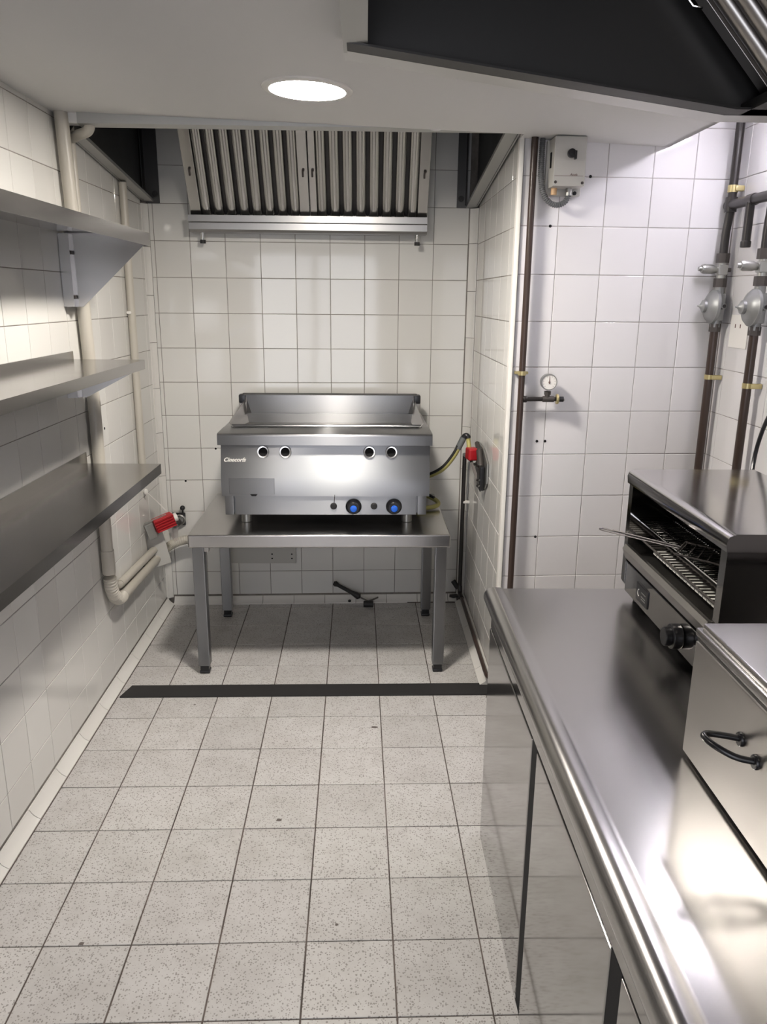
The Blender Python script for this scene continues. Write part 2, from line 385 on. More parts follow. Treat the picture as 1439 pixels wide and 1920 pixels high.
# ------------------------------------------------------------------ lamps
def downlight(x, y, label, m=None):
    t = thing('ceiling_downlight', label, 'downlight', (x, y, zc(x)), 'round downlights in the ceiling')
    tilt = Matrix.Translation((x, y, zc(x))) @ Matrix.Rotation(.032, 4, 'Y')
    MB(tilt)._l([(0, .116), (.004, .116), (.007, .110), (.007, .098), (0, .098)], Vector((0, 0, 0)), Vector((0, 0, -1)), 48).build('bezel_ring', WHITEP, t)
    MB(tilt).cyl((0, 0, -.001), (0, 0, -.005), .0985, 48).build('diffuser', m or LAMP, t)
downlight(.615, -1.385, 'round lit downlight in the white ceiling in front of the recess hood')
downlight(.25, -3.05, 'round lit downlight in the white ceiling above the photographer', LAMP2)
t = thing('tube_light', 'cool white tube light on the tiled wall above the gas pipes', 'tube light', (XR, -1.45, 2.0))
MB().box(XR - .035, XR, -1.50, -1.11, 2.0, 2.05, .004).build('housing', WHITEP, t)
MB().cyl((XR - .055, -1.48, 2.02), (XR - .055, -1.13, 2.02), .018, 14).build('tube', LTUBE, t)
for y in (-1.485, -1.125): MB().box(XR - .07, XR - .03, y - .012, y + .012, 2.003, 2.04, .003).build('lamp_holder', WHITEP, t)

# ------------------------------------------------------------------ recess hood
RK = .1263
def rz_(y): return 1.835 - RK * y
hd = thing('extractor_hood', 'steel extractor hood with ribbed filters filling the recess above the griddle', 'extractor hood', (.53, 0, 1.72))
HX0, HX1 = -.188, 1.249
def strip(x0, x1, y0, y1, th=.012):
    return MB().prism([(x0, y0, rz_(y0)), (x1, y0, rz_(y0)), (x1, y1, rz_(y1)), (x0, y1, rz_(y1))], (0, 0, th))
YH = -.012
strip(HX0, HX0 + .045, -.83, YH).build('rim', ALU, hd)
strip(HX1 - .047, HX1, -.96, yb(1.25) - .006).build('rim', ALU, hd)
strip(-.118, HX1, -.962, -.925, .045).build('rim', ALU, hd)
for x, yf in ((HX0 + .006, -.85), (HX1 - .008, -.955)):
    MB().prism([(x, YH, rz_(YH)), (x, yf, rz_(yf)), (x, yf, 2.42), (x, YH, 2.42)], (.003, 0, 0)).build('side_panel', STEEL_DARK, hd)
MB().box(-.118, HX1, -.958, -.955, 1.96, 2.42).prism([(-.118, -.956, 1.97), (HX0, -.85, 1.95), (HX0, -.85, 2.42), (-.118, -.956, 2.42)], (.003, .003, 0)).build('front_panel', STEEL_DARK, hd)
MB().box(HX0, HX1, -.958, -.02, 2.42, 2.43).build('top_panel', STEEL_DARK, hd)
for x0, x1, s in ((HX0 + .012, HX0 + .072, 1), (1.160, 1.200, -1)):
    yy = yb(x0) - .004
    br = MB().box(x0, x1, yy - .004, yy, rz_(0) - .004, 2.42).box(x0 if s > 0 else x1 - .003, x0 + .003 if s > 0 else x1, yy - .045, yy, rz_(0) + .006, 2.42).build('wall_bracket', STEEL_DARK, hd)
    cx = x1 - .018 if s > 0 else x0 + .018
    MB().cyl((cx, yy - .012, 1.868), (cx, yy - .003, 1.868), .009, 6).cyl((cx, yy - .005, 1.868), (cx, yy - .003, 1.868), .013, 14).build('bolt', BLACKM, br)
# filters: leaning plane
th = math.atan2(.18, .313)
FO = Vector((0, -.075, 1.772))
FX = Matrix.Translation(FO) @ Matrix.Rotation(th, 4, 'X')   # local x right, z up the slope, -y towards the room
def filt(x0, x1, fl_, fr_):
    f = MB(FX).box(x0, x0 + fl_, -.004, .012, 0, .52, .002).box(x1 - fr_, x1, -.004, .012, 0, .52, .002).box(x0 + fl_, x1 - fr_, -.003, .012, 0, .008).build('filter_frame', STEEL_BAF, hd)
    MB(FX).box(x0 + fl_, x1 - fr_, .026, .030, 0, .52).build('rear_plate', STEEL_DARK, f)
    n = 8; w = (x1 - x0 - fl_ - fr_) / (n - .24)
    for k in range(n):
        a = x0 + fl_ + k * w; c = a + w * .38; r = w * .38
        pts = [Vector((c + r * math.cos(t), .010 - r * .62 * math.sin(t), 0)) for t in [math.pi * i / 10 for i in range(11)]]
        inn = [Vector((c + (r - .0012) * math.cos(t), .010 - (r * .62 - .0012) * math.sin(t), 0)) for t in [math.pi * i / 10 for i in range(10, -1, -1)]]
        m = MB(FX)
        vs = [p + Vector((0, 0, .008)) for p in pts] + [p + Vector((0, 0, .52)) for p in pts]
        m.add(vs, [[i, i + 1, i + 12, i + 11] for i in range(10)])
        m.build('baffle', STEEL_BAF, f)
        if k < n - 1:   # pressed round end of the slot
            cc = a + w * .88; hw = w * .125
            m = MB(FX).prism([(cc - hw, .003, .004), (cc + hw, .003, .004), (cc + hw, .003, hw + .012)] + [(cc + hw * math.cos(t), .003, hw + .010 - hw * math.sin(t)) for t in [math.pi * q_ / 8 for q_ in range(1, 8)]] + [(cc - hw, .003, hw + .012)], (0, .006, 0))
            m.build('slot_end', STEEL, f)
    for x in (x0 + fl_ * .5, x1 - fr_ * .5):
        MB(FX).box(x - .004, x + .004, -.009, -.004, .175, .20, .002).sphere((x + .002, -.008, .203), .006, 10).build('latch', IRON, f)
filt(.028, .528, .045, .040); filt(.532, 1.024, .028, .042)
MB().prism([(.020, -.012, 1.778), (.020, -.108, 1.778), (.020, -.108, 1.752), (.020, -.098, 1.748), (.020, -.098, 1.722), (.020, -.085, 1.712), (.020, -.012, 1.712)], (1.004, 0, 0)).build('grease_trough', STEEL_TR, hd)
for x in (.068, .985):
    MB().cyl((x, -.055, 1.715), (x, -.055, 1.676), .010, 14).build('drain_tap', CHROME, hd)
    MB().cyl((x, -.055, 1.682), (x, -.055, 1.668), .012, 14).build('tap_cap', BLACKM, hd)

# ------------------------------------------------------------------ hood above the counter
h2 = thing('extractor_hood', 'large dark extractor hood hanging over the steel counter', 'extractor hood', (1.2, -2.7, 1.82))
E0 = -1.85; ZA, ZB = 1.925, 1.818
def hz(x): return ZA + (ZB - ZA) * (x - .72) / (1.50 - .72) if x < 1.5 else ZB
rim = [(.72, hz(.72)), (1.5, hz(1.5)), (1.72, ZB)]
zc_ = lambda x: zc(x) + .02
MB().prism([(x, E0, z) for x, z in rim] + [(1.72, E0, 2.2), (.72, E0, 2.2)], (0, -.003, 0)).build('end_panel', STEEL_DARK, h2)
MB().prism([(.72, E0, hz(.72)), (1.5, E0, ZB), (1.72, E0, ZB), (1.72, E0, ZB + .022), (1.5, E0, ZB + .022), (.72, E0, ZA + .022)], (0, .062, 0)).build('end_rim', ALU2, h2)
MB().prism([(.72, E0 - .004, hz(.72)), (1.5, E0 - .004, ZB), (1.72, E0 - .004, ZB), (1.72, E0 - .004, ZB + .004), (1.5, E0 - .004, ZB + .004), (.72, E0 - .004, ZA + .004)], (0, -.05, 0)).build('end_flange', STEEL_DARK, h2)
MB().box(.72, .732, -3.55, E0 + .012, ZA, 2.02).box(.72, .768, -3.55, E0 + .012, ZA - .001, ZA + .008).build('front_rim', ALU, h2)
MB().box(.735, .738, -3.55, E0, ZA + .008, 2.2).build('front_panel', STEEL_DARK, h2)
MB().box(.72, 1.74, -3.55, E0, 2.2, 2.21).build('top_panel', STEEL_DARK, h2)
MB().prism([(.72, -3.55, ZA), (1.5, -3.55, ZB), (1.72, -3.55, ZB), (1.72, -3.55, 2.2), (.72, -3.55, 2.2)], (0, .003, 0)).build('end_panel', STEEL_DARK, h2)
MB().box(1.72, 1.74, -3.55, E0 + .01, ZB, 2.2).build('rear_panel', STEEL_DARK, h2)
FB = Matrix.Translation((1.575, 0, 1.825)) @ Matrix.Rotation(-math.radians(43), 4, 'Y')   # local z up the slope, x into the plenum
f2 = MB(FB).box(-.004, .014, -1.93, -1.895, 0, .40, .002).box(-.004, .014, -2.42, -2.39, 0, .40, .002).box(-.004, .012, -2.39, -1.93, 0, .03).build('filter_frame', STEEL, h2)
MB(FB).box(.03, .034, -2.42, -1.9, 0, .4).build('rear_plate', HOLE, f2)
for k in range(8):
    y = -1.955 - k * .056
    MB(FB).add([(.012 - .018 * math.sin(math.pi * i / 8), y + .018 * math.cos(math.pi * i / 8), zz) for zz in (.03, .40) for i in range(9)], [[i, i + 1, i + 10, i + 9] for i in range(8)]).build('baffle', STEEL, f2)
MB(FB).tube([(-.02, -1.912, .36), (-.02, -1.912, .25), (-.012, -1.92, .235)], .0025, 8).build('latch_wire', CHROME, f2)
MB().box(1.53, 1.72, -3.5, E0 - .004, ZB, ZB + .02).build('grease_trough', STEEL_DARK, h2)

# ------------------------------------------------------------------ left wall shelves
def shelf(zt, xf, ye, lip, label, up, brk):
    t = thing('wall_shelf', label, 'shelf', (XL, (ye - 2.5) / 2, zt), 'steel shelves on the left wall')
    y0 = -2.52
    MB().prism([(XL + .003, ye, zt), (xf, ye, zt), (xf, ye, zt - lip), (xf - .003, ye, zt - lip), (xf - .003, ye, zt - .003), (XL + .003, ye, zt - .003)], (0, y0 - ye, 0)).box(XL + .003, xf - .001, ye - .0025, ye, zt - lip, zt - .001).build('shelf_board', STEEL_SHELF, t)
    if up: MB().box(XL + .002, XL + .006, y0, ye, zt - .002, zt + up, .001).build('upstand', STEEL_SHELF, t)
    for yk in (brk[0], -2.25):
        d = brk[1]; h = brk[2]; z = zt - lip * .1
        b = MB().prism([(XL + .03, yk, z - .004), (xf - .012, yk, z - .004), (xf - .012, yk, zt - lip), (XL + .055, yk, z - h), (XL + .03, yk, z - h)], (0, -.002, 0)).box(XL + .001, XL + .034, yk - .022, yk + .0, z - h, z - .004).build('bracket', STEEL_SHELF, t)
        for zz in (z - .06, z - h + .03): MB().cyl((XL + .034, yk - .012, zz), (XL + .038, yk - .012, zz), .006, 10).build('screw', IRON, b)
shelf(1.643, .077, -.955, .040, 'highest of the three steel wall shelves, with a deep triangular bracket', 0, (-.985, 0, .225))
shelf(1.248, .041, -.98, .030, 'middle of the three steel wall shelves, slim with a low upstand', .026, (-1.03, 0, .115))
shelf(.893, .061, -.945, .034, 'lowest steel wall shelf, above the red valve and conduit bend', .040, (-1.35, 0, .19))

# ------------------------------------------------------------------ pipes and conduits on the left wall
PX, PY = XL + .027, -.888
t = thing('plastic_pipe', 'thick cream plastic pipe running down the left tiles into a ribbed bend', 'pipe', (PX, PY, .33))
MB().cyl((PX, PY, .47), (PX, PY, 1.10), .021, 22).tube([(PX, PY, 1.08), (PX, -.90, 1.3), (PX, -.955, zc(PX) + .02)], .021, 22).build('upright', PVC, t)
MB().cyl((PX, PY, .475), (PX, PY, .56), .0235, 22).build('collar', PVC, t)
pa, ra = ribbed(arc((PX, PY + .12, .455), .12, math.pi, math.pi * 1.5, (0, 1, 0), (0, 0, 1), 12), .0228, .0014, .011)
MB().tube(pa, ra, 18).build('ribbed_bend', PVC, t)
MB().cyl((PX, PY + .115, .335), (PX, -.29, .318), .0215, 22).build('lower_run', PVC, t)
pa, ra = ribbed(smooth([(PX, -.30, .318), (PX + .002, -.20, .318), (PX + .025, -.11, .328), (PX + .09, -.075, .345), (PX + .20, -.07, .345)]), .0208, .0008, .011)
MB().tube(pa, ra, 18).build('flexible_tail', PVC, t)
for y in (-.62, -.45): MB().box(XL + .001, PX, y - .008, y + .008, .318, .35, .002).build('pipe_clip', BLACKM, t)
t = thing('plastic_conduit', 'slim cream conduit close behind the thick pipe, bending to the red valve', 'conduit', (XL + .018, -.842, .36))
cx_ = XL + .0185
MB().cyl((cx_, -.842, .50), (cx_, -.858, zc(XL) + .02), .012, 16).build('upright', PVC, t)
pa, ra = ribbed(arc((cx_, -.752, .470), .09, math.pi, math.pi * 1.5, (0, 1, 0), (0, 0, 1), 10), .013, .001, .008)
MB().cyl((cx_, -.842, .47), (cx_, -.842, .51), .0135, 16).tube(pa, ra, 14).build('ribbed_bend', PVC, t)
MB().cyl((cx_, -.755, .380), (cx_ + .004, -.28, .362), .0165, 16).build('lower_run', PVC, t)
t = thing('plastic_conduit', 'thin cream conduit further back, ending under the hood rim', 'conduit', (XL + .02, -.30, .72))
MB().cyl((XL + .017, -.338, .72), (XL + .017, -.325, 1.872), .0155, 16).build('upright', PVC, t)
MB().box(XL + .001, XL + .02, -.35, -.31, 1.378, 1.39, .003).build('saddle_clip', WHITEP, t)
t = tag(MB().tube(smooth([(XL + .02, -.86, 1.932), (XL + .06, -.905, 1.934), (XL + .10, -.93, 1.945), (XL + .115, -.94, 1.99)]), .016, 14).build('bent_conduit', PVC), 'short bent conduit stub rising into the ceiling at the hood corner', 'conduit')

# red valve on the left wall
t = thing('gas_shutoff_valve', 'red capped shut-off valve on a plate below the lowest shelf', 'valve', (XL, -.27, .30))
MB(Matrix.Translation((XL + .02, -.28, .355)) @ Matrix.Rotation(math.radians(25), 4, 'Z') @ Matrix.Rotation(math.radians(-12), 4, 'Y')).box(-.02, .062, -.006, .006, -.075, .085, .003).build('backing_plate', PLAST, t)
VX = Matrix.Translation((XL + .078, -.295, .495)) @ Matrix.Rotation(math.radians(32), 4, 'Z') @ Matrix.Rotation(math.radians(-16), 4, 'Y')
m = MB(VX).box(-.045, .045, -.025, .02, -.03, .03, .006)
for k in range(5): m.box(-.044, .044, -.0305, -.024, -.027 + k * .0118, -.0205 + k * .0118, .0012)
m.build('red_cap', RED, t)
MB(VX).box(-.085, -.046, -.012, .012, -.05, .022, .004).cyl((-.066, -.013, .008), (-.066, .013, .008), .009, 14).build('hinge_plate', GALV, t)
MB(VX).box(-.08, .02, -.010, -.004, .026, .034, .002).build('lever_arm', GALV, t)
MB(VX).cyl((.046, 0, .0), (.062, 0, .0), .019, 18).build('white_gasket', WHITEP, t)
MB(VX).prism([(.0, -.02, -.03), (.05, -.018, -.03), (.03, -.012, -.10), (.012, -.01, -.105)], (0, .002, 0)).build('film_tag', CLEARP, t)
t = thing('wall_hook', 'small white hook and cord on the left tiles under the lowest shelf', 'hook', (XL, -.30, .63))
MB().sphere((XL + .012, -.30, .633), .013, 14, (.7, 1, 1)).build('knob', WHITEP, t)
MB().tube(smooth([(XL + .014, -.29, .628), (XL + .05, -.26, .575), (XL + .085, -.27, .54)]), .0018, 8).build('cord', WHITEP, t)

# black socket on the back wall
t = thing('gas_socket', 'black square socket with round coupling on the back wall left of the table', 'socket', (-.115, yb(-.115), .40))
yy = yb(-.115)
MB().box(-.152, -.088, yy - .012, yy, .398, .460, .004).build('plate', BLACK, t)
MB()._l([(0, .026), (.012, .026), (.014, .022), (.010, .018), (.004, .016)], Vector((-.112, yy - .012, .428)), Vector((0, -1, 0)), 24).build('coupling_ring', GALV, t)
MB().cyl((-.122, yy - .012, .418), (-.128, yy - .06, .412), .017, 18, .004).build('coupling', IRON, t)
MB().cyl((-.100, yy - .006, .458), (-.097, yy - .02, .480), .003, 8).sphere((-.096, yy - .022, .487), .012, 14).build('ball_lever', BLACK, t)

# blank plate, pipe stub and bits on the back wall
t = thing('cover_plate', 'grey blank cover plate with six holes on the back wall under the table', 'plate', (.26, yb(.26), .205))
MB().box(.092, .431, yb(.26) - .014, yb(.26) - .004, .205, .30, .002).build('plate', PLAST, t)
for x in (.104, .316, .411):
    for z in (.252, .230): MB().cyl((x, yb(.26) - .0144, z), (x, yb(.26) - .0135, z), .004, 10).build('hole', HOLE, t)
t = thing('gas_lance', 'black handle with iron fitting leaning at the foot of the back wall', 'handle', (.76, -.06, 0))
MB().tube([(.613, -.03, .113), (.622, -.031, .109), (.635, -.032, .102), (.70, -.04, .068), (.722, -.042, .056), (.735, -.044, .048), (.742, -.045, .043)], [.009, .014, .009, .010, .015, .016, .006], 14).build('grip', BLACKM, t)
MB().tube(smooth([(.738, -.045, .046), (.765, -.05, .035), (.785, -.055, .03), (.83, -.045, .045)]), .004, 8).build('rod', IRON, t)
MB().cyl((.758, -.062, .0165), (.806, -.062, .0165), .016, 14, .004).build('fitting', BLACKM, t)
tag(MB().sphere((.690, -.036, .022), .008, 12, (1, .6, .9)).build('rubber_plug', BLACKM), 'tiny black plug on the back skirting left of the iron fitting', 'plug')

# ------------------------------------------------------------------ table
t = thing('steel_table', 'low stainless steel table under the griddle, square legs', 'table', (.59, -.44, 0))
TZ = .584
TM = Matrix.Translation((.59, -.445, 0)) @ Matrix.Rotation(.012, 4, 'Z')
m = MB(TM).box(-.498, .498, -.325, .325, TZ - .052, TZ, .006, 3); m.build('table_top', STEEL_SHELF, t)
for sx in (-1, 1):
    for sy in (-1, 1):
        x = sx * .465; y = sy * .285
        lg = MB(TM).box(x - .0225, x + .0225, y - .0225, y + .0225, .034, TZ - .05, .003).build('leg', STEEL_X, t)
        MB(TM).box(x - .017, x + .017, y - .017, y + .017, .012, .036, .002).box(x - .02, x + .02, y - .02, y + .02, 0, .013, .004).build('foot', BLACK, lg)
MB(TM).box(-.447, -.425, -.30, -.28, TZ - .075, TZ - .05, .002).build('corner_gusset', STEEL, t)

# ------------------------------------------------------------------ griddle
g = thing('gas_griddle', 'stainless steel gas griddle with blue-capped knobs standing on the low table', 'griddle', (.61, -.36, TZ))
GM = Matrix.Translation((.61, 0, 0)) @ Matrix.Translation((0, -.36, 0)) @ Matrix.Rotation(.010, 4, 'Z')
X0, X1 = -.402, .402
YF = -.295; YK = .285     # local front, back
m = MB(GM)
m.prism([(X0, YF + .028, .905), (X0, YF, .784), (X0, YF, .706), (X0, YK, .706), (X0, YK, .905)], (X1 - X0, 0, 0)); m.build('body', STEEL_X, g)
MB(GM).box(X0 + .012, X1 - .012, YF + .03, YK, .632, .706).box(X0 + .048, X1 - .048, YF + .012, YF + .032, .628, .704, .002).build('control_panel', STEEL_X, g)
for a, b in ((X0 + .010, X0 + .044), (X1 - .044, X1 - .010)): MB(GM).box(a, b, YF + .006, YF + .05, .630, .705, .002).build('corner_post', STEEL_X, g)
# deck: frame of four slabs round the pan
OX0, OX1, OY0, OY1 = -.375, .375, -.150, .225
ZT = .952
m = MB(GM)
m.prism([(X0 - .006, YF - .012, .908), (X0 - .006, YF - .012, ZT - .012), (X0 - .006, YF - .008, ZT - .003), (X0 - .006, YF, ZT), (X0 - .006, OY0, ZT), (X0 - .006, OY0, .908)], (X1 - X0 + .012, 0, 0))
m.box(X0 - .006, OX0, OY0, YK, .908, ZT, .003).box(OX1, X1 + .006, OY0, YK, .908, ZT, .003).box(OX0, OX1, OY1, YK, .908, ZT)
m.build('deck', STEEL_X, g)
pan = MB(GM).box(OX0, OX1, OY0, OY1, .905, .912).build('cooking_plate', STEEL, g)
MB(GM).prism([(-.335, OY1 + .01, .905), (.335, OY1 + .01, .905), (.372, OY1 + .01, 1.032), (-.372, OY1 + .01, 1.032)], (0, .004, 0)).build('splash_back', STEEL_X, g)
for s in (-1, 1):
    MB(GM).prism([(s * .360, OY1 + .008, .912), (s * .364, OY0 - .005, .945), (s * .382, OY0 - .012, .972), (s * .376, OY1 + .008, 1.008)], (s * .003, 0, 0)).build('side_guard', STEEL, g)
    MB(GM).box(s * .385 - .018, s * .385 + .018, OY1 + .012, OY1 + .05, .955, 1.028, .006).build('rear_post', STEEL, g)
    MB(GM).box(s * .387 - .016, s * .387 + .016, OY1 + .008, OY1 + .052, .995, 1.034, .006).build('post_cap', BLACK, g)
MB(GM).box(-.39, .39, OY1 + .016, YK, .95, 1.036, .004).build('flue_box', STEEL_DARK, g)
MB(GM).tube([(-.378, OY0, .958), (.378, OY0, .958)], .0055, 10).build('front_rail', STEEL_X, g)
for x in (-.24, -.155, .168, .253):
    fy_ = YF + .0185
    p = MB(GM)._l([(-.004, .0235), (.003, .0235), (.0055, .0215), (.005, .0172), (-.004, .0168)], Vector((x, fy_ , .876)), Vector((0, -1, .225)), 28).build('vent_ring', RING, g)
    MB(GM).cyl((x, fy_ + .002, .8752), (x, fy_ - .0042, .877), .0172, 24).build('vent_hole', HOLE, p)
pf = YF + .012
for x in (.107, .265):
    k = MB(GM)._l([(0, .0305), (.006, .0315), (.012, .029), (.016, .026), (.030, .024), (.033, .021)], Vector((x, pf, .663)), Vector((0, -1, 0)), 30).build('knob', BLACK, g)
    MB(GM)._l([(.032, .0135), (.036, .0135), (.039, .011), (.040, .004)], Vector((x, pf, .661)), Vector((0, -1, 0)), 24).build('blue_cap', BLUE, k)
for x in (.029, .187): MB(GM)._l([(0, .013), (.006, .013), (.009, .010), (.010, .002)], Vector((x, pf, .664)), Vector((0, -1, 0)), 20).build('igniter_button', BLACKM, g)
MB(GM).cyl((.031, pf - .003, .678), (.034, pf - .012, .712), .0014, 6).build('igniter_wire', IRON, g)
m = MB(GM).box(-.372, -.198, YF - .0015, YF + .001, .714, .778, .0012).build('rating_plate', STEEL_X, g)
MB(GM).prism([(-.292, YF - .0022, .714), (-.264, YF - .0022, .714), (-.270, YF - .0022, .707), (-.286, YF - .0022, .707)], (0, -.002, 0)).build('drip_notch', HOLE, g)
for x in (-.32, .32):
    for y in (YF + .075, YK - .06): MB(GM).cyl((x, y, TZ), (x, y, .634), .021, 20, .003).build('foot', GALV, g)
def text(body, size, xf, m, name, parent, ext=.0006, shear=.0, off=0.0):
    c = bpy.data.curves.new(name, 'FONT'); c.body = body; c.size = size; c.extrude = ext; c.shear = shear; c.offset = off; c.resolution_u = 3
    o = bpy.data.objects.new(name, c); COL.objects.link(o)
    bpy.context.view_layer.update()
    me = bpy.data.meshes.new_from_object(o.evaluated_get(bpy.context.evaluated_depsgraph_get()))
    bpy.data.objects.remove(o); bpy.data.curves.remove(c)
    me.transform(xf); me.materials.clear(); me.materials.append(m)
    return link(name, me, parent)
text('Cinecorfs', .0215, GM @ Matrix.Translation((-.392, YF + .0115, .840)) @ Matrix.Rotation(math.radians(90 - 13), 4, 'X'), WHITEP, 'maker_lettering', g, .0016, .35, .0004)

# ------------------------------------------------------------------ right side of the recess: valve, hose, pipe
t = thing('gas_shutoff_valve', 'red capped lever valve on a steel plate on the recess right wall', 'valve', (XN, -.42, .70))
MB().prism([(XN - .002, -.30, .86), (XN - .002, -.33, .72), (XN - .002, -.52, .70), (XN - .002, -.58, .74), (XN - .002, -.58, .82), (XN - .002, -.45, .86)], (-.006, 0, 0)).build('backing_plate', GALV, t)
VR = Matrix.Translation((XN - .045, -.40, .826)) @ Matrix.Rotation(math.radians(10), 4, 'Z')
MB(VR).box(-.022, .022, -.028, .028, -.026, .026, .009, 3).build('red_cap', RED, t)
MB().prism([(XN - .055, -.40, .80), (XN - .045, -.40, .805), (XN - .012, -.50, .70), (XN - .022, -.50, .69)], (0, -.012, 0)).build('lever_arm', IRON, t)
MB().box(XN - .03, XN - .008, -.54, -.46, .70, .80, .006).build('lower_body', BLACK, t)
MB().cyl((XN - .02, -.44, .85), (XN - .02, -.50, .79), .014, 14, .004).cyl((XN - .02, -.36, .865), (XN - .02, -.42, .84), .010, 12, .003).build('spring_housing', IRON, t)
for y, z in ((-.535, .745), (-.535, .722), (-.50, .80), (-.43, .79)): MB().cyl((XN - .030, y, z), (XN - .038, y - .006, z), .006, 10).build('bolt', CHROME, t)
t = thing('gas_hose', 'yellow-green gas hose looping from the griddle up to the red wall valve', 'hose', (1.1, -.36, .72))
hp = smooth([(1.010, -.30, .700), (1.055, -.33, .722), (1.100, -.35, .755), (1.140, -.36, .81), (1.168, -.36, .866), (1.182, -.36, .893), (1.194, -.365, .893), (1.198, -.37, .870), (1.200, -.385, .845)])
MB().tube(hp[:34], .0105, 14).build('hose', HOSE, t)
MB().tube([p + Vector((-.005, -.005, .006)) for p in hp[:30]], .0065, 10).build('black_stripe', BLACKM, t)
MB().tube(hp[28:38], .0135, 14).build('sleeve', HOSEG, t)
MB().tube(hp[36:52], .012, 14).build('elbow', BLACK, t)
MB().tube(hp[50:], .009, 12).build('hose_end', HOSE, t)
t = thing('gas_hose', 'short yellow-green hose loop at the lower right of the griddle', 'hose', (1.05, -.34, TZ))
MB().tube(smooth([(1.00, -.26, .625), (1.035, -.31, .622), (1.068, -.35, .614), (1.078, -.375, .604), (1.062, -.40, .599), (1.02, -.42, .597), (.985, -.42, .598)]), .0095, 14).build('hose', HOSE, t)
MB().tube(smooth([(1.00, -.268, .633), (1.033, -.318, .631), (1.062, -.352, .624)]), .006, 10).build('black_stripe', BLACKM, t)
t = thing('gas_pipe', 'black gas pipe down the recess corner and along the skirting behind the counter', 'pipe', (1.225, -.05, 0))
MB().cyl((1.224, -.06, .10), (1.224, -.06, .76), .0095, 14).cyl((1.224, -.06, .755), (1.215, -.34, .80), .0095, 14).build('upright', BLKPIPE, t)
MB().box(1.223, XN, -.070, -.052, .524, .536, .003).build('pipe_clip', WHITEP, t)
MB().tube(smooth([(1.224, -.06, .11), (1.224, -.075, .078), (1.227, -.12, .070)]), .0115, 12).build('elbow', BLKPIPE, t)
MB().tube(smooth([(1.227, -.11, .070), (1.229, -.45, .068), (1.230, -.74, .066), (1.231, -.86, .064), (1.236, -.905, .063), (1.26, -.93, .062), (1.32, -.938, .062)]) + [Vector((1.6, -.945, .062))], .0085, 12).build('floor_run', DARKPIPE, t)
MB().cyl((1.217, -.055, .095), (1.192, -.04, .13), .012, 12, .003).build('drain_cock', BLACKM, t)
tag(MB().prism([(1.180, -.022, .045), (1.215, -.022, .048), (1.222, -.05, .048), (1.196, -.055, .044), (1.178, -.035, .042)], (0, 0, .006)).build('rubber_scrap', BLACKM), 'small black rubber scrap lying on the skirting behind the table', 'scrap')

# ------------------------------------------------------------------ return wall: pipe, gauge, switch box
t = thing('gas_pipe', 'brown gas pipe up the white return wall with a pressure gauge branch', 'pipe', (1.297, yr(1.3) - .028, .30))
yp = yr(1.297) - .028
MB().cyl((1.297, yp, .25), (1.297, yp, zc(1.3) + .02), .011, 16).build('upright', DARKPIPE, t)
MB().cyl((1.297, yp, 1.201), (1.297, yp, 1.215), .0135, 16).box(1.274, 1.320, yp + .008, yp + .028, 1.203, 1.213, .002).build('pipe_clip', BRASS, t)
MB().cyl((1.305, yp, 1.120), (1.318, yp, 1.120), .0115, 14, .002).cyl((1.318, yp, 1.120), (1.375, yp, 1.121), .0075, 14).build('branch', BLKPIPE, t)
MB().cyl((1.372, yp, 1.121), (1.412, yp, 1.121), .0105, 14, .002).cyl((1.388, yp, 1.121), (1.388, yp, 1.148), .009, 12).cyl((1.388, yp, 1.136), (1.388, yp, 1.148), .012, 6).build('tee', IRON, t)
MB().cyl((1.418, yp, 1.121), (1.427, yp, 1.121), .0175, 20, .003).build('brass_clip', BRASS, t)
MB().cyl((1.410, yp, 1.121), (1.440, yp, 1.121), .0075, 12).cyl((1.430, yp, 1.121), (1.444, yp, 1.121), .010, 6).build('end_plug', BLACK, t)
MB().cyl((1.443, yp, 1.121), (1.447, yp, 1.121), .007, 12).build('plug_tip', GALV, t)
t = thing('pressure_gauge', 'round white-faced pressure gauge on the brown pipe branch', 'gauge', (1.388, yp, 1.148))
gc = Vector((1.388, yp - .006, 1.180))
MB()._l([(-.014, .024), (-.012, .027), (.010, .028), (.014, .027), (.014, .0245), (.011, .0243)], gc, Vector((0, -1, 0)), 36).build('case', GALV, t)
d = MB().cyl(gc + Vector((0, -.0112, 0)), gc + Vector((0, -.0124, 0)), .0243, 32).build('dial_face', PAPER, t)
for k in range(11):
    a = math.radians(-135 + 27 * k); c = gc + Vector((math.sin(a) * .0195, -.0127, math.cos(a) * .0195)); v = Vector((math.sin(a), 0, math.cos(a)))
    MB().tube([c - v * .0016, c + v * .0016], .0005, 6).build('tick', INK, d)
MB().prism([gc + Vector((-.0015, -.0130, -.006)), gc + Vector((.0015, -.0130, -.006)), gc + Vector((.0006, -.0130, .019)), gc + Vector((-.0006, -.0130, .019))], (0, -.0008, 0)).cyl(gc + Vector((0, -.0124, 0)), gc + Vector((0, -.0150, 0)), .003, 12).build('needle', INK, t)
t = thing('isolator_box', 'grey switch box with black rotary knob high on the return wall', 'switch box', (1.395, yr(1.4), 1.78))
yw = yr(1.395)
MB().box(1.348, 1.448, yw - .094, yw - .012, 1.792, 1.9365, .003).box(1.340, 1.456, yw - .02, yw - .001, 1.772, 1.9365, .003).build('enclosure', PLAST, t)
MB().box(1.3455, 1.349, yw - .06, yw - .045, 1.85, 1.895).build('side_slot', HOLE, t)
k = MB().cyl((1.400, yw - .094, 1.886), (1.400, yw - .108, 1.886), .0135, 24, .003).box(1.409, 1.4145, yw - .113, yw - .094, 1.868, 1.893, .002).build('rotary_knob', BLACK, t)
for x, z in ((1.356, 1.804), (1.440, 1.802)): MB().cyl((x, yw - .0935, z), (x, yw - .0955, z), .0045, 12).build('cover_screw', IRON, t)
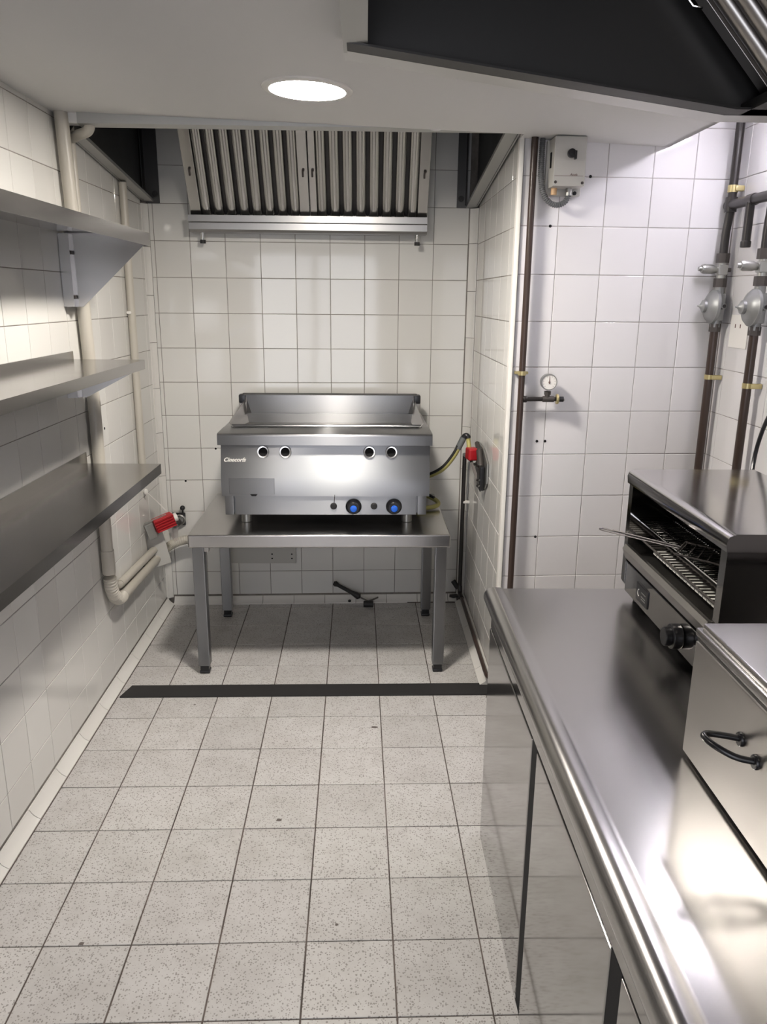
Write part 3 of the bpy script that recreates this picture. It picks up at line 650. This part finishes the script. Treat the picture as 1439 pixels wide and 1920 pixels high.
MB().box(1.352, 1.442, yw - .0945, yw - .0938, 1.8215, 1.8225).build('print_line', INK, t)
text('Aouls', .010, Matrix.Translation((1.400, yw - .0945, 1.823)) @ Matrix.Rotation(math.radians(90), 4, 'X'), INK, 'print', t, .0002, .3)
MB().cyl((1.364, yw - .045, 1.793), (1.364, yw - .045, 1.772), .0095, 12).build('cable_gland', ORANGE, t)
MB().cyl((1.412, yw - .045, 1.793), (1.412, yw - .045, 1.775), .0105, 14, .002).cyl((1.412, yw - .045, 1.777), (1.412, yw - .045, 1.770), .0115, 14).build('conduit_gland', GALV, t)
MB().cyl((1.436, yw - .02, 1.780), (1.436, yw - .026, 1.780), .006, 12).build('blank_plug', BLACK, t)
t = thing('flexible_conduit', 'dark grey ribbed conduit looping below the switch box', 'conduit', (1.33, yr(1.33) - .04, 1.74))
pa, ra = ribbed(smooth([(1.324, yw - .022, 1.955), (1.323, yw - .026, 1.87), (1.324, yw - .034, 1.82), (1.332, yw - .04, 1.778), (1.352, yw - .044, 1.750), (1.378, yw - .045, 1.742), (1.402, yw - .045, 1.752), (1.412, yw - .045, 1.774)], 10), .0085, .0009, .006)
MB().tube(pa, ra, 12).build('ribbed_hose', CONDUIT, t)

# ------------------------------------------------------------------ right wall: gas risers with regulators
def riser(x, y, label, ztop, bend):
    t = thing('gas_riser', label, 'gas pipe', (x, y, .55), 'gas risers on the right wall')
    top = [(x, y, 1.60), (x, y, 1.66), (x + bend * .5, y, 1.70), (x + bend, y, 1.74), (x + bend, y, ztop)]
    MB().tube(smooth(top[:1] + top[1:4], 6) + [Vector(top[4])], .0135, 14).build('upper_pipe', BLKPIPE, t)
    MB().cyl((x, y, .45), (x, y, 1.375), .0138, 14).build('lower_pipe', DARKPIPE, t)
    MB().cyl((x, y, 1.572), (x, y, 1.602), .021, 6).build('union_nut', IRON, t)
    MB().cyl((x, y, 1.495), (x, y, 1.523), .021, 6).build('union_nut', IRON, t)
    MB().cyl((x, y, 1.515), (x, y, 1.575), .0145, 14).box(x - .016, x + .016, y - .016, y + .016, 1.533, 1.566, .004).build('valve_body', GALV, t)
    hv = MB().tube([(x - .010, y + .004, 1.550), (x - .022, y + .004, 1.551), (x - .03, y + .004, 1.552), (x - .058, y + .004, 1.553), (x - .066, y + .004, 1.553), (x - .067, y + .004, 1.553), (x - .076, y + .004, 1.553)], [.010, .012, .015, .016, .013, .008, .007], 12).build('valve_handle', GALV, t)
    MB().cyl((x + .012, y, 1.55), (x + .03, y, 1.55), .007, 10).build('valve_tail', IRON, t)
    # regulator: domed diaphragm case facing the room
    c = Vector((x - .016, y, 1.432))
    ax = Vector((-1, .02, .04)).normalized()
    MB().cyl((x, y, 1.365), (x, y, 1.50), .0165, 16).box(x - .012, x + .02, y - .018, y + .018, 1.385, 1.475, .006).build('regulator_body', CAST, t)
    dm = MB()._l([(-.012, .030), (-.008, .052), (-.006, .0555), (.003, .0555), (.005, .0515), (.013, .046), (.020, .034), (.024, .023), (.025, .020)], c, ax, 32).build('diaphragm_case', CAST, t)
    MB()._l([(.022, .021), (.034, .020), (.036, .015), (.044, .005), (.052, .0016)], c, ax, 20).build('adjuster_cap', CAST, dm)
    MB().cyl((x + .004, y - .02, 1.432), (x + .006, y - .040, 1.434), .0095, 12).build('test_point', CAST, t)
    MB().cyl((x + .0058, y - .039, 1.434), (x + .0062, y - .0425, 1.434), .006, 10).build('test_plug', BLACK, t)
    MB().cyl((x, y, 1.350), (x, y, 1.376), .0185, 6).build('outlet_nut', IRON, t)
    MB().cyl((x, y, 1.190), (x, y, 1.206), .0155, 14).box(x, XR - .001, y - .024, y - .008, 1.190, 1.206, .003).build('pipe_clip', BRASS, t)
    return t
r1 = riser(1.948, -.905, 'gas riser with regulator in the corner, nearer the return wall', 2.46, .006)
MB().cyl((1.954, -.905, 1.79), (1.954, -.905, 1.812), .0165, 14).box(1.954, XR - .001, -.927, -.911, 1.792, 1.810, .004).build('pipe_clip', BRASS, r1)
mf = MB().cyl((1.954, -.88, 1.752), (1.954, -1.22, 1.752), .0155, 14).cyl((1.954, -.905, 1.73), (1.954, -.905, 1.775), .019, 14).build('manifold', BLKPIPE, r1)
MB().cyl((1.95, -1.05, 1.745), (1.95, -1.05, 1.63), .0135, 14).cyl((1.95, -1.05, 1.632), (1.95, -1.05, 1.612), .016, 12, .003).cyl((1.954, -1.03, 1.752), (1.954, -1.07, 1.752), .018, 14).build('capped_stub', BLKPIPE, mf)
riser(1.948, -1.185, 'gas riser with regulator further from the corner, right of the capped stub', 1.76, .004)
t = thing('wall_card', 'small white card fixed on the right wall between the gas risers', 'card', (XR, -1.01, 1.30))
MB().box(XR - .004, XR - .0005, -1.072, -.948, 1.302, 1.407, .001).build('card', PAPER, t)
for y, z in ((-.985, 1.372), (-1.02, 1.372)): MB().box(XR - .0045, XR - .0038, y - .003, y + .003, z - .006, z + .006).build('mark', INK, t)
tag(MB().tube(smooth([(1.975, -1.50, 1.9), (1.96, -1.47, 1.45), (1.93, -1.43, 1.22), (1.90, -1.41, 1.10), (1.88, -1.42, .98), (1.80, -1.60, .80), (1.76, -1.78, .80)]), .006, 10).build('power_cable', BLACK), 'black power cable hanging down the right wall behind the salamander grill', 'cable')

# ------------------------------------------------------------------ counter
CT = .715
cb = thing('undercounter_cabinet', 'long steel cabinet with three doors under the worktop', 'cabinet', (1.44, -2.65, 0))
MB().box(1.104, 1.78, -3.62, -1.742, .012, .664).build('carcass', STEEL_DARK, cb)
MB().box(1.090, 1.104, -3.62, -1.742, .636, .664, .002).build('top_rail', STEEL_DOOR, cb)
for a, b in ((-2.268, -1.742), (-2.768, -2.312), (-3.268, -2.812), (-3.62, -3.312)):
    d = MB().box(1.088, 1.106, a, b, .006, .634, .0025).build('door', STEEL_DOOR, cb)
    MB().box(1.0895, 1.105, a - .0435, a - .0005, .008, .636).build('shaded_gap_strip', HOLE, d)  # flush black strip painting the shade of the gap between doors
    MB().cyl((1.093, a - .010, .03), (1.086, a - .010, .03), .005, 10).build('hinge_pin', CHROME, d)
wk = thing('worktop', 'long brushed steel worktop with a rolled front edge along the right wall', 'worktop', (1.44, -2.65, .66))
prof = [(1.80, CT - .03), (1.80, CT), (1.132, CT), (1.122, CT + .003), (1.108, CT + .004)]
prof += [(1.105 + .026 * math.cos(a), CT - .022 + .026 * math.sin(a)) for a in [math.pi / 2 + math.pi * .62 * k / 10 for k in range(0, 11)]]
prof += [(1.092, CT - .050), (1.108, CT - .051), (1.108, CT - .03)]
MB().prism([(x, -1.672, z) for x, z in prof], (0, -1.95, 0)).build('top_sheet', STEEL_TOP, wk)

# ------------------------------------------------------------------ salamander grill
sg = thing('salamander_grill', 'open-fronted steel salamander grill standing on the far end of the worktop', 'grill', (1.58, -1.99, CT))
A, B_ = -2.262, -1.712      # near, far
SX0, SX1 = 1.425, 1.735; Z0 = .742; Z1 = 1.046
m = MB().prism([(SX0 - .004, B_, 1.012), (SX0 - .006, B_, 1.03), (SX0 - .002, B_, 1.041), (SX0 + .012, B_, Z1), (SX1, B_, Z1), (SX1 + .006, B_, 1.012), (SX1, B_, 1.012), (SX1, B_, 1.04), (SX0 + .02, B_, 1.036), (SX0 + .004, B_, 1.012)], (0, A - B_, 0))
for yy in (A - .0022, B_ + .0002): m.prism([(SX0 - .004, yy, 1.012), (SX0 - .006, yy, 1.03), (SX0 - .002, yy, 1.041), (SX0 + .012, yy, Z1), (SX1, yy, Z1), (SX1 + .006, yy, 1.012)], (0, .002, 0))
m.build('top_cover', STEEL_GLOSS, sg)
for y0, y1 in ((B_ - .028, B_ - .003), (A + .003, A + .028)):
    MB().prism([(SX0 + .012, y0, Z0), (SX0, y0, Z0 + .018), (SX0, y0, 1.014), (SX1, y0, 1.014), (SX1, y0, Z0)], (0, y1 - y0, 0)).build('side_panel', STEEL_DOOR, sg)
MB().box(SX1 - .01, SX1, A + .02, B_ - .02, Z0, 1.014).build('rear_panel', STEEL_DARK, sg)
MB().box(SX0 + .02, SX1 - .01, A + .028, B_ - .028, Z0, .80).build('base_box', STEEL_DARK, sg)
MB().box(SX0 + .02, SX1 - .01, A + .028, B_ - .028, 1.0, 1.012).build('burner_roof', BLACKM, sg)
MB().box(SX0 + .002, SX0 + .016, A + .028, B_ - .028, Z0 - .004, .815, .003).build('control_panel', STEEL_DOOR, sg)
MB().prism([(SX0 + .012, B_ - .028, .820), (SX0 - .004, B_ - .028, .826), (SX0 - .012, B_ - .028, .850), (SX0 - .006, B_ - .028, .862), (SX0 + .004, B_ - .028, .860), (SX0 + .03, B_ - .028, .835), (SX0 + .30, B_ - .028, .835), (SX0 + .30, B_ - .028, .825)], (0, A - B_ + .060, 0)).build('crumb_tray', STEEL, sg)
MB().box(SX0 + .012, SX0 + .018, A + .03, B_ - .03, .810, .825).build('black_gap', HOLE, sg)
k = MB().cyl((SX0 + .002, -2.098, .772), (SX0 - .020, -2.098, .772), .027, 28, .004).cyl((SX0 - .018, -2.098, .772), (SX0 - .034, -2.098, .772), .020, 24, .003).build('control_knob', BLACK, sg)
bd = MB().box(SX0 - .001, SX0 + .003, -1.908, -1.830, .752, .796, .003).build('badge', BLACK, sg)
MB().tube([(SX0 - .0014, -1.852 + .008 * math.sin(a), .774 + .008 * math.cos(a)) for a in [k * .5 for k in range(8)]], .001, 6).build('badge_mark', WHITEP, bd)
for z in (.780, .770, .764): MB().box(SX0 - .0014, SX0, -1.895, -1.868, z - .001, z + .001).build('badge_line', GALV, bd)
rk = MB()
for x in (SX0 + .03, SX0 + .115, SX0 + .20, SX0 + .285): rk.tube([(x, A + .03, .918), (x, B_ - .03, .918)], .003, 8)
for k in range(44):
    y = A + .035 + k * (B_ - A - .07) / 43; rk.tube([(SX0 + .03, y, .921), (SX0 + .29, y, .921)], .0014, 5, False)
rk.build('wire_rack', CHROME, sg)
gr = MB()
for x in (SX0 + .035, SX0 + .075): gr.tube([(x, A + .03, .872), (x, B_ - .03, .872)], .0026, 8)
for k in range(26):
    y = A + .04 + k * (B_ - A - .08) / 25; gr.tube([(SX0 + .035, y, .872), (SX0 + .075, y, .872)], .002, 6, False)
gr.build('lower_grate', IRON, sg)
for k in range(20):
    y = A + .045 + k * .0205
    MB().box(SX0 + .040, SX0 + .070, y, y + .0165, .858, .866).build('ceramic_plate', WHITEP, sg)
for z in (.955, .985):
    MB().tube([(SX0 + .16, A + .03, z), (SX0 + .16, B_ - .03, z)], .005, 8).build('heating_rod', IRON, sg)
for x in (SX0 + .04, SX1 - .04):
    for y in (A + .05, B_ - .05): MB().cyl((x, y, CT), (x, y, Z0 + .002), .02, 16, .003).build('foot', BLACKM, sg)
# toasting cage handle lying on the rack
t = thing('toasting_cage', 'wire toasting cage whose long looped handle sticks out of the grill', 'toasting cage', (1.44, -1.97, .925))
a, b = Vector((1.305, -1.885, .944)), Vector((1.455, -1.985, .930)); dd = (b - a).normalized(); sd = dd.cross(Vector((0, 0, 1))).normalized()
MB().tube([b + sd * .006, a + sd * .0075 + dd * .012] + [a + dd * .008 + (sd * math.cos(w) - dd * math.sin(w)) * .0075 for w in [math.pi * k / 8 for k in range(1, 8)]] + [a - sd * .0075 + dd * .012, b - sd * .006], .0017, 8).tube([a + dd * .03 + Vector((0, 0, .004)), b + Vector((0, 0, .003))], .0014, 8).build('handle', WIRE, t)
cg = MB()
for k in range(7): cg.tube([b + dd * (.005 + k * .02) + sd * .05, b + dd * (.005 + k * .02) - sd * .05], .0014, 6)
cg.tube([b + sd * .006, b + sd * .05, b + dd * .13 + sd * .05, b + dd * .13 - sd * .05, b - sd * .05, b - sd * .006], .0022, 8)
cg.build('cage', IRON, t)

# ------------------------------------------------------------------ steel box with handle
bx = thing('steel_warming_box', 'brushed steel box with a dark loop handle standing nearest on the worktop', 'steel box', (1.50, -2.85, CT))
MB().box(1.306, 1.70, -3.25, -2.445, CT + .006, .925, .003).build('body', STEEL, bx)
MB().box(1.301, 1.308, -3.25, -2.443, CT + .008, .922, .002).build('front_panel', STEEL, bx)
MB().box(1.300, 1.705, -3.255, -2.440, .930, .944, .003).box(1.308, 1.70, -3.25, -2.445, .940, .954, .004).build('lid', STEEL_TOP, bx)
MB().box(1.304, 1.70, -3.25, -2.443, .922, .932).build('lid_seam', STEEL_DARK, bx)
for x in (1.34, 1.66):
    for y in (-3.2, -2.5): MB().cyl((x, y, CT), (x, y, CT + .008), .015, 12).build('foot', BLACKM, bx)
hd_ = MB().tube(smooth([(1.303, -2.622, .852), (1.275, -2.620, .857), (1.252, -2.620, .860), (1.243, -2.630, .861), (1.252, -2.648, .857), (1.275, -2.662, .849), (1.303, -2.668, .845)], 7), .0048, 12).build('handle', BLACK, bx)
for y, z in ((-2.622, .852), (-2.668, .845)): MB().cyl((1.302, y, z), (1.296, y, z), .0105, 18, .002).build('handle_rosette', BLACK, hd_)
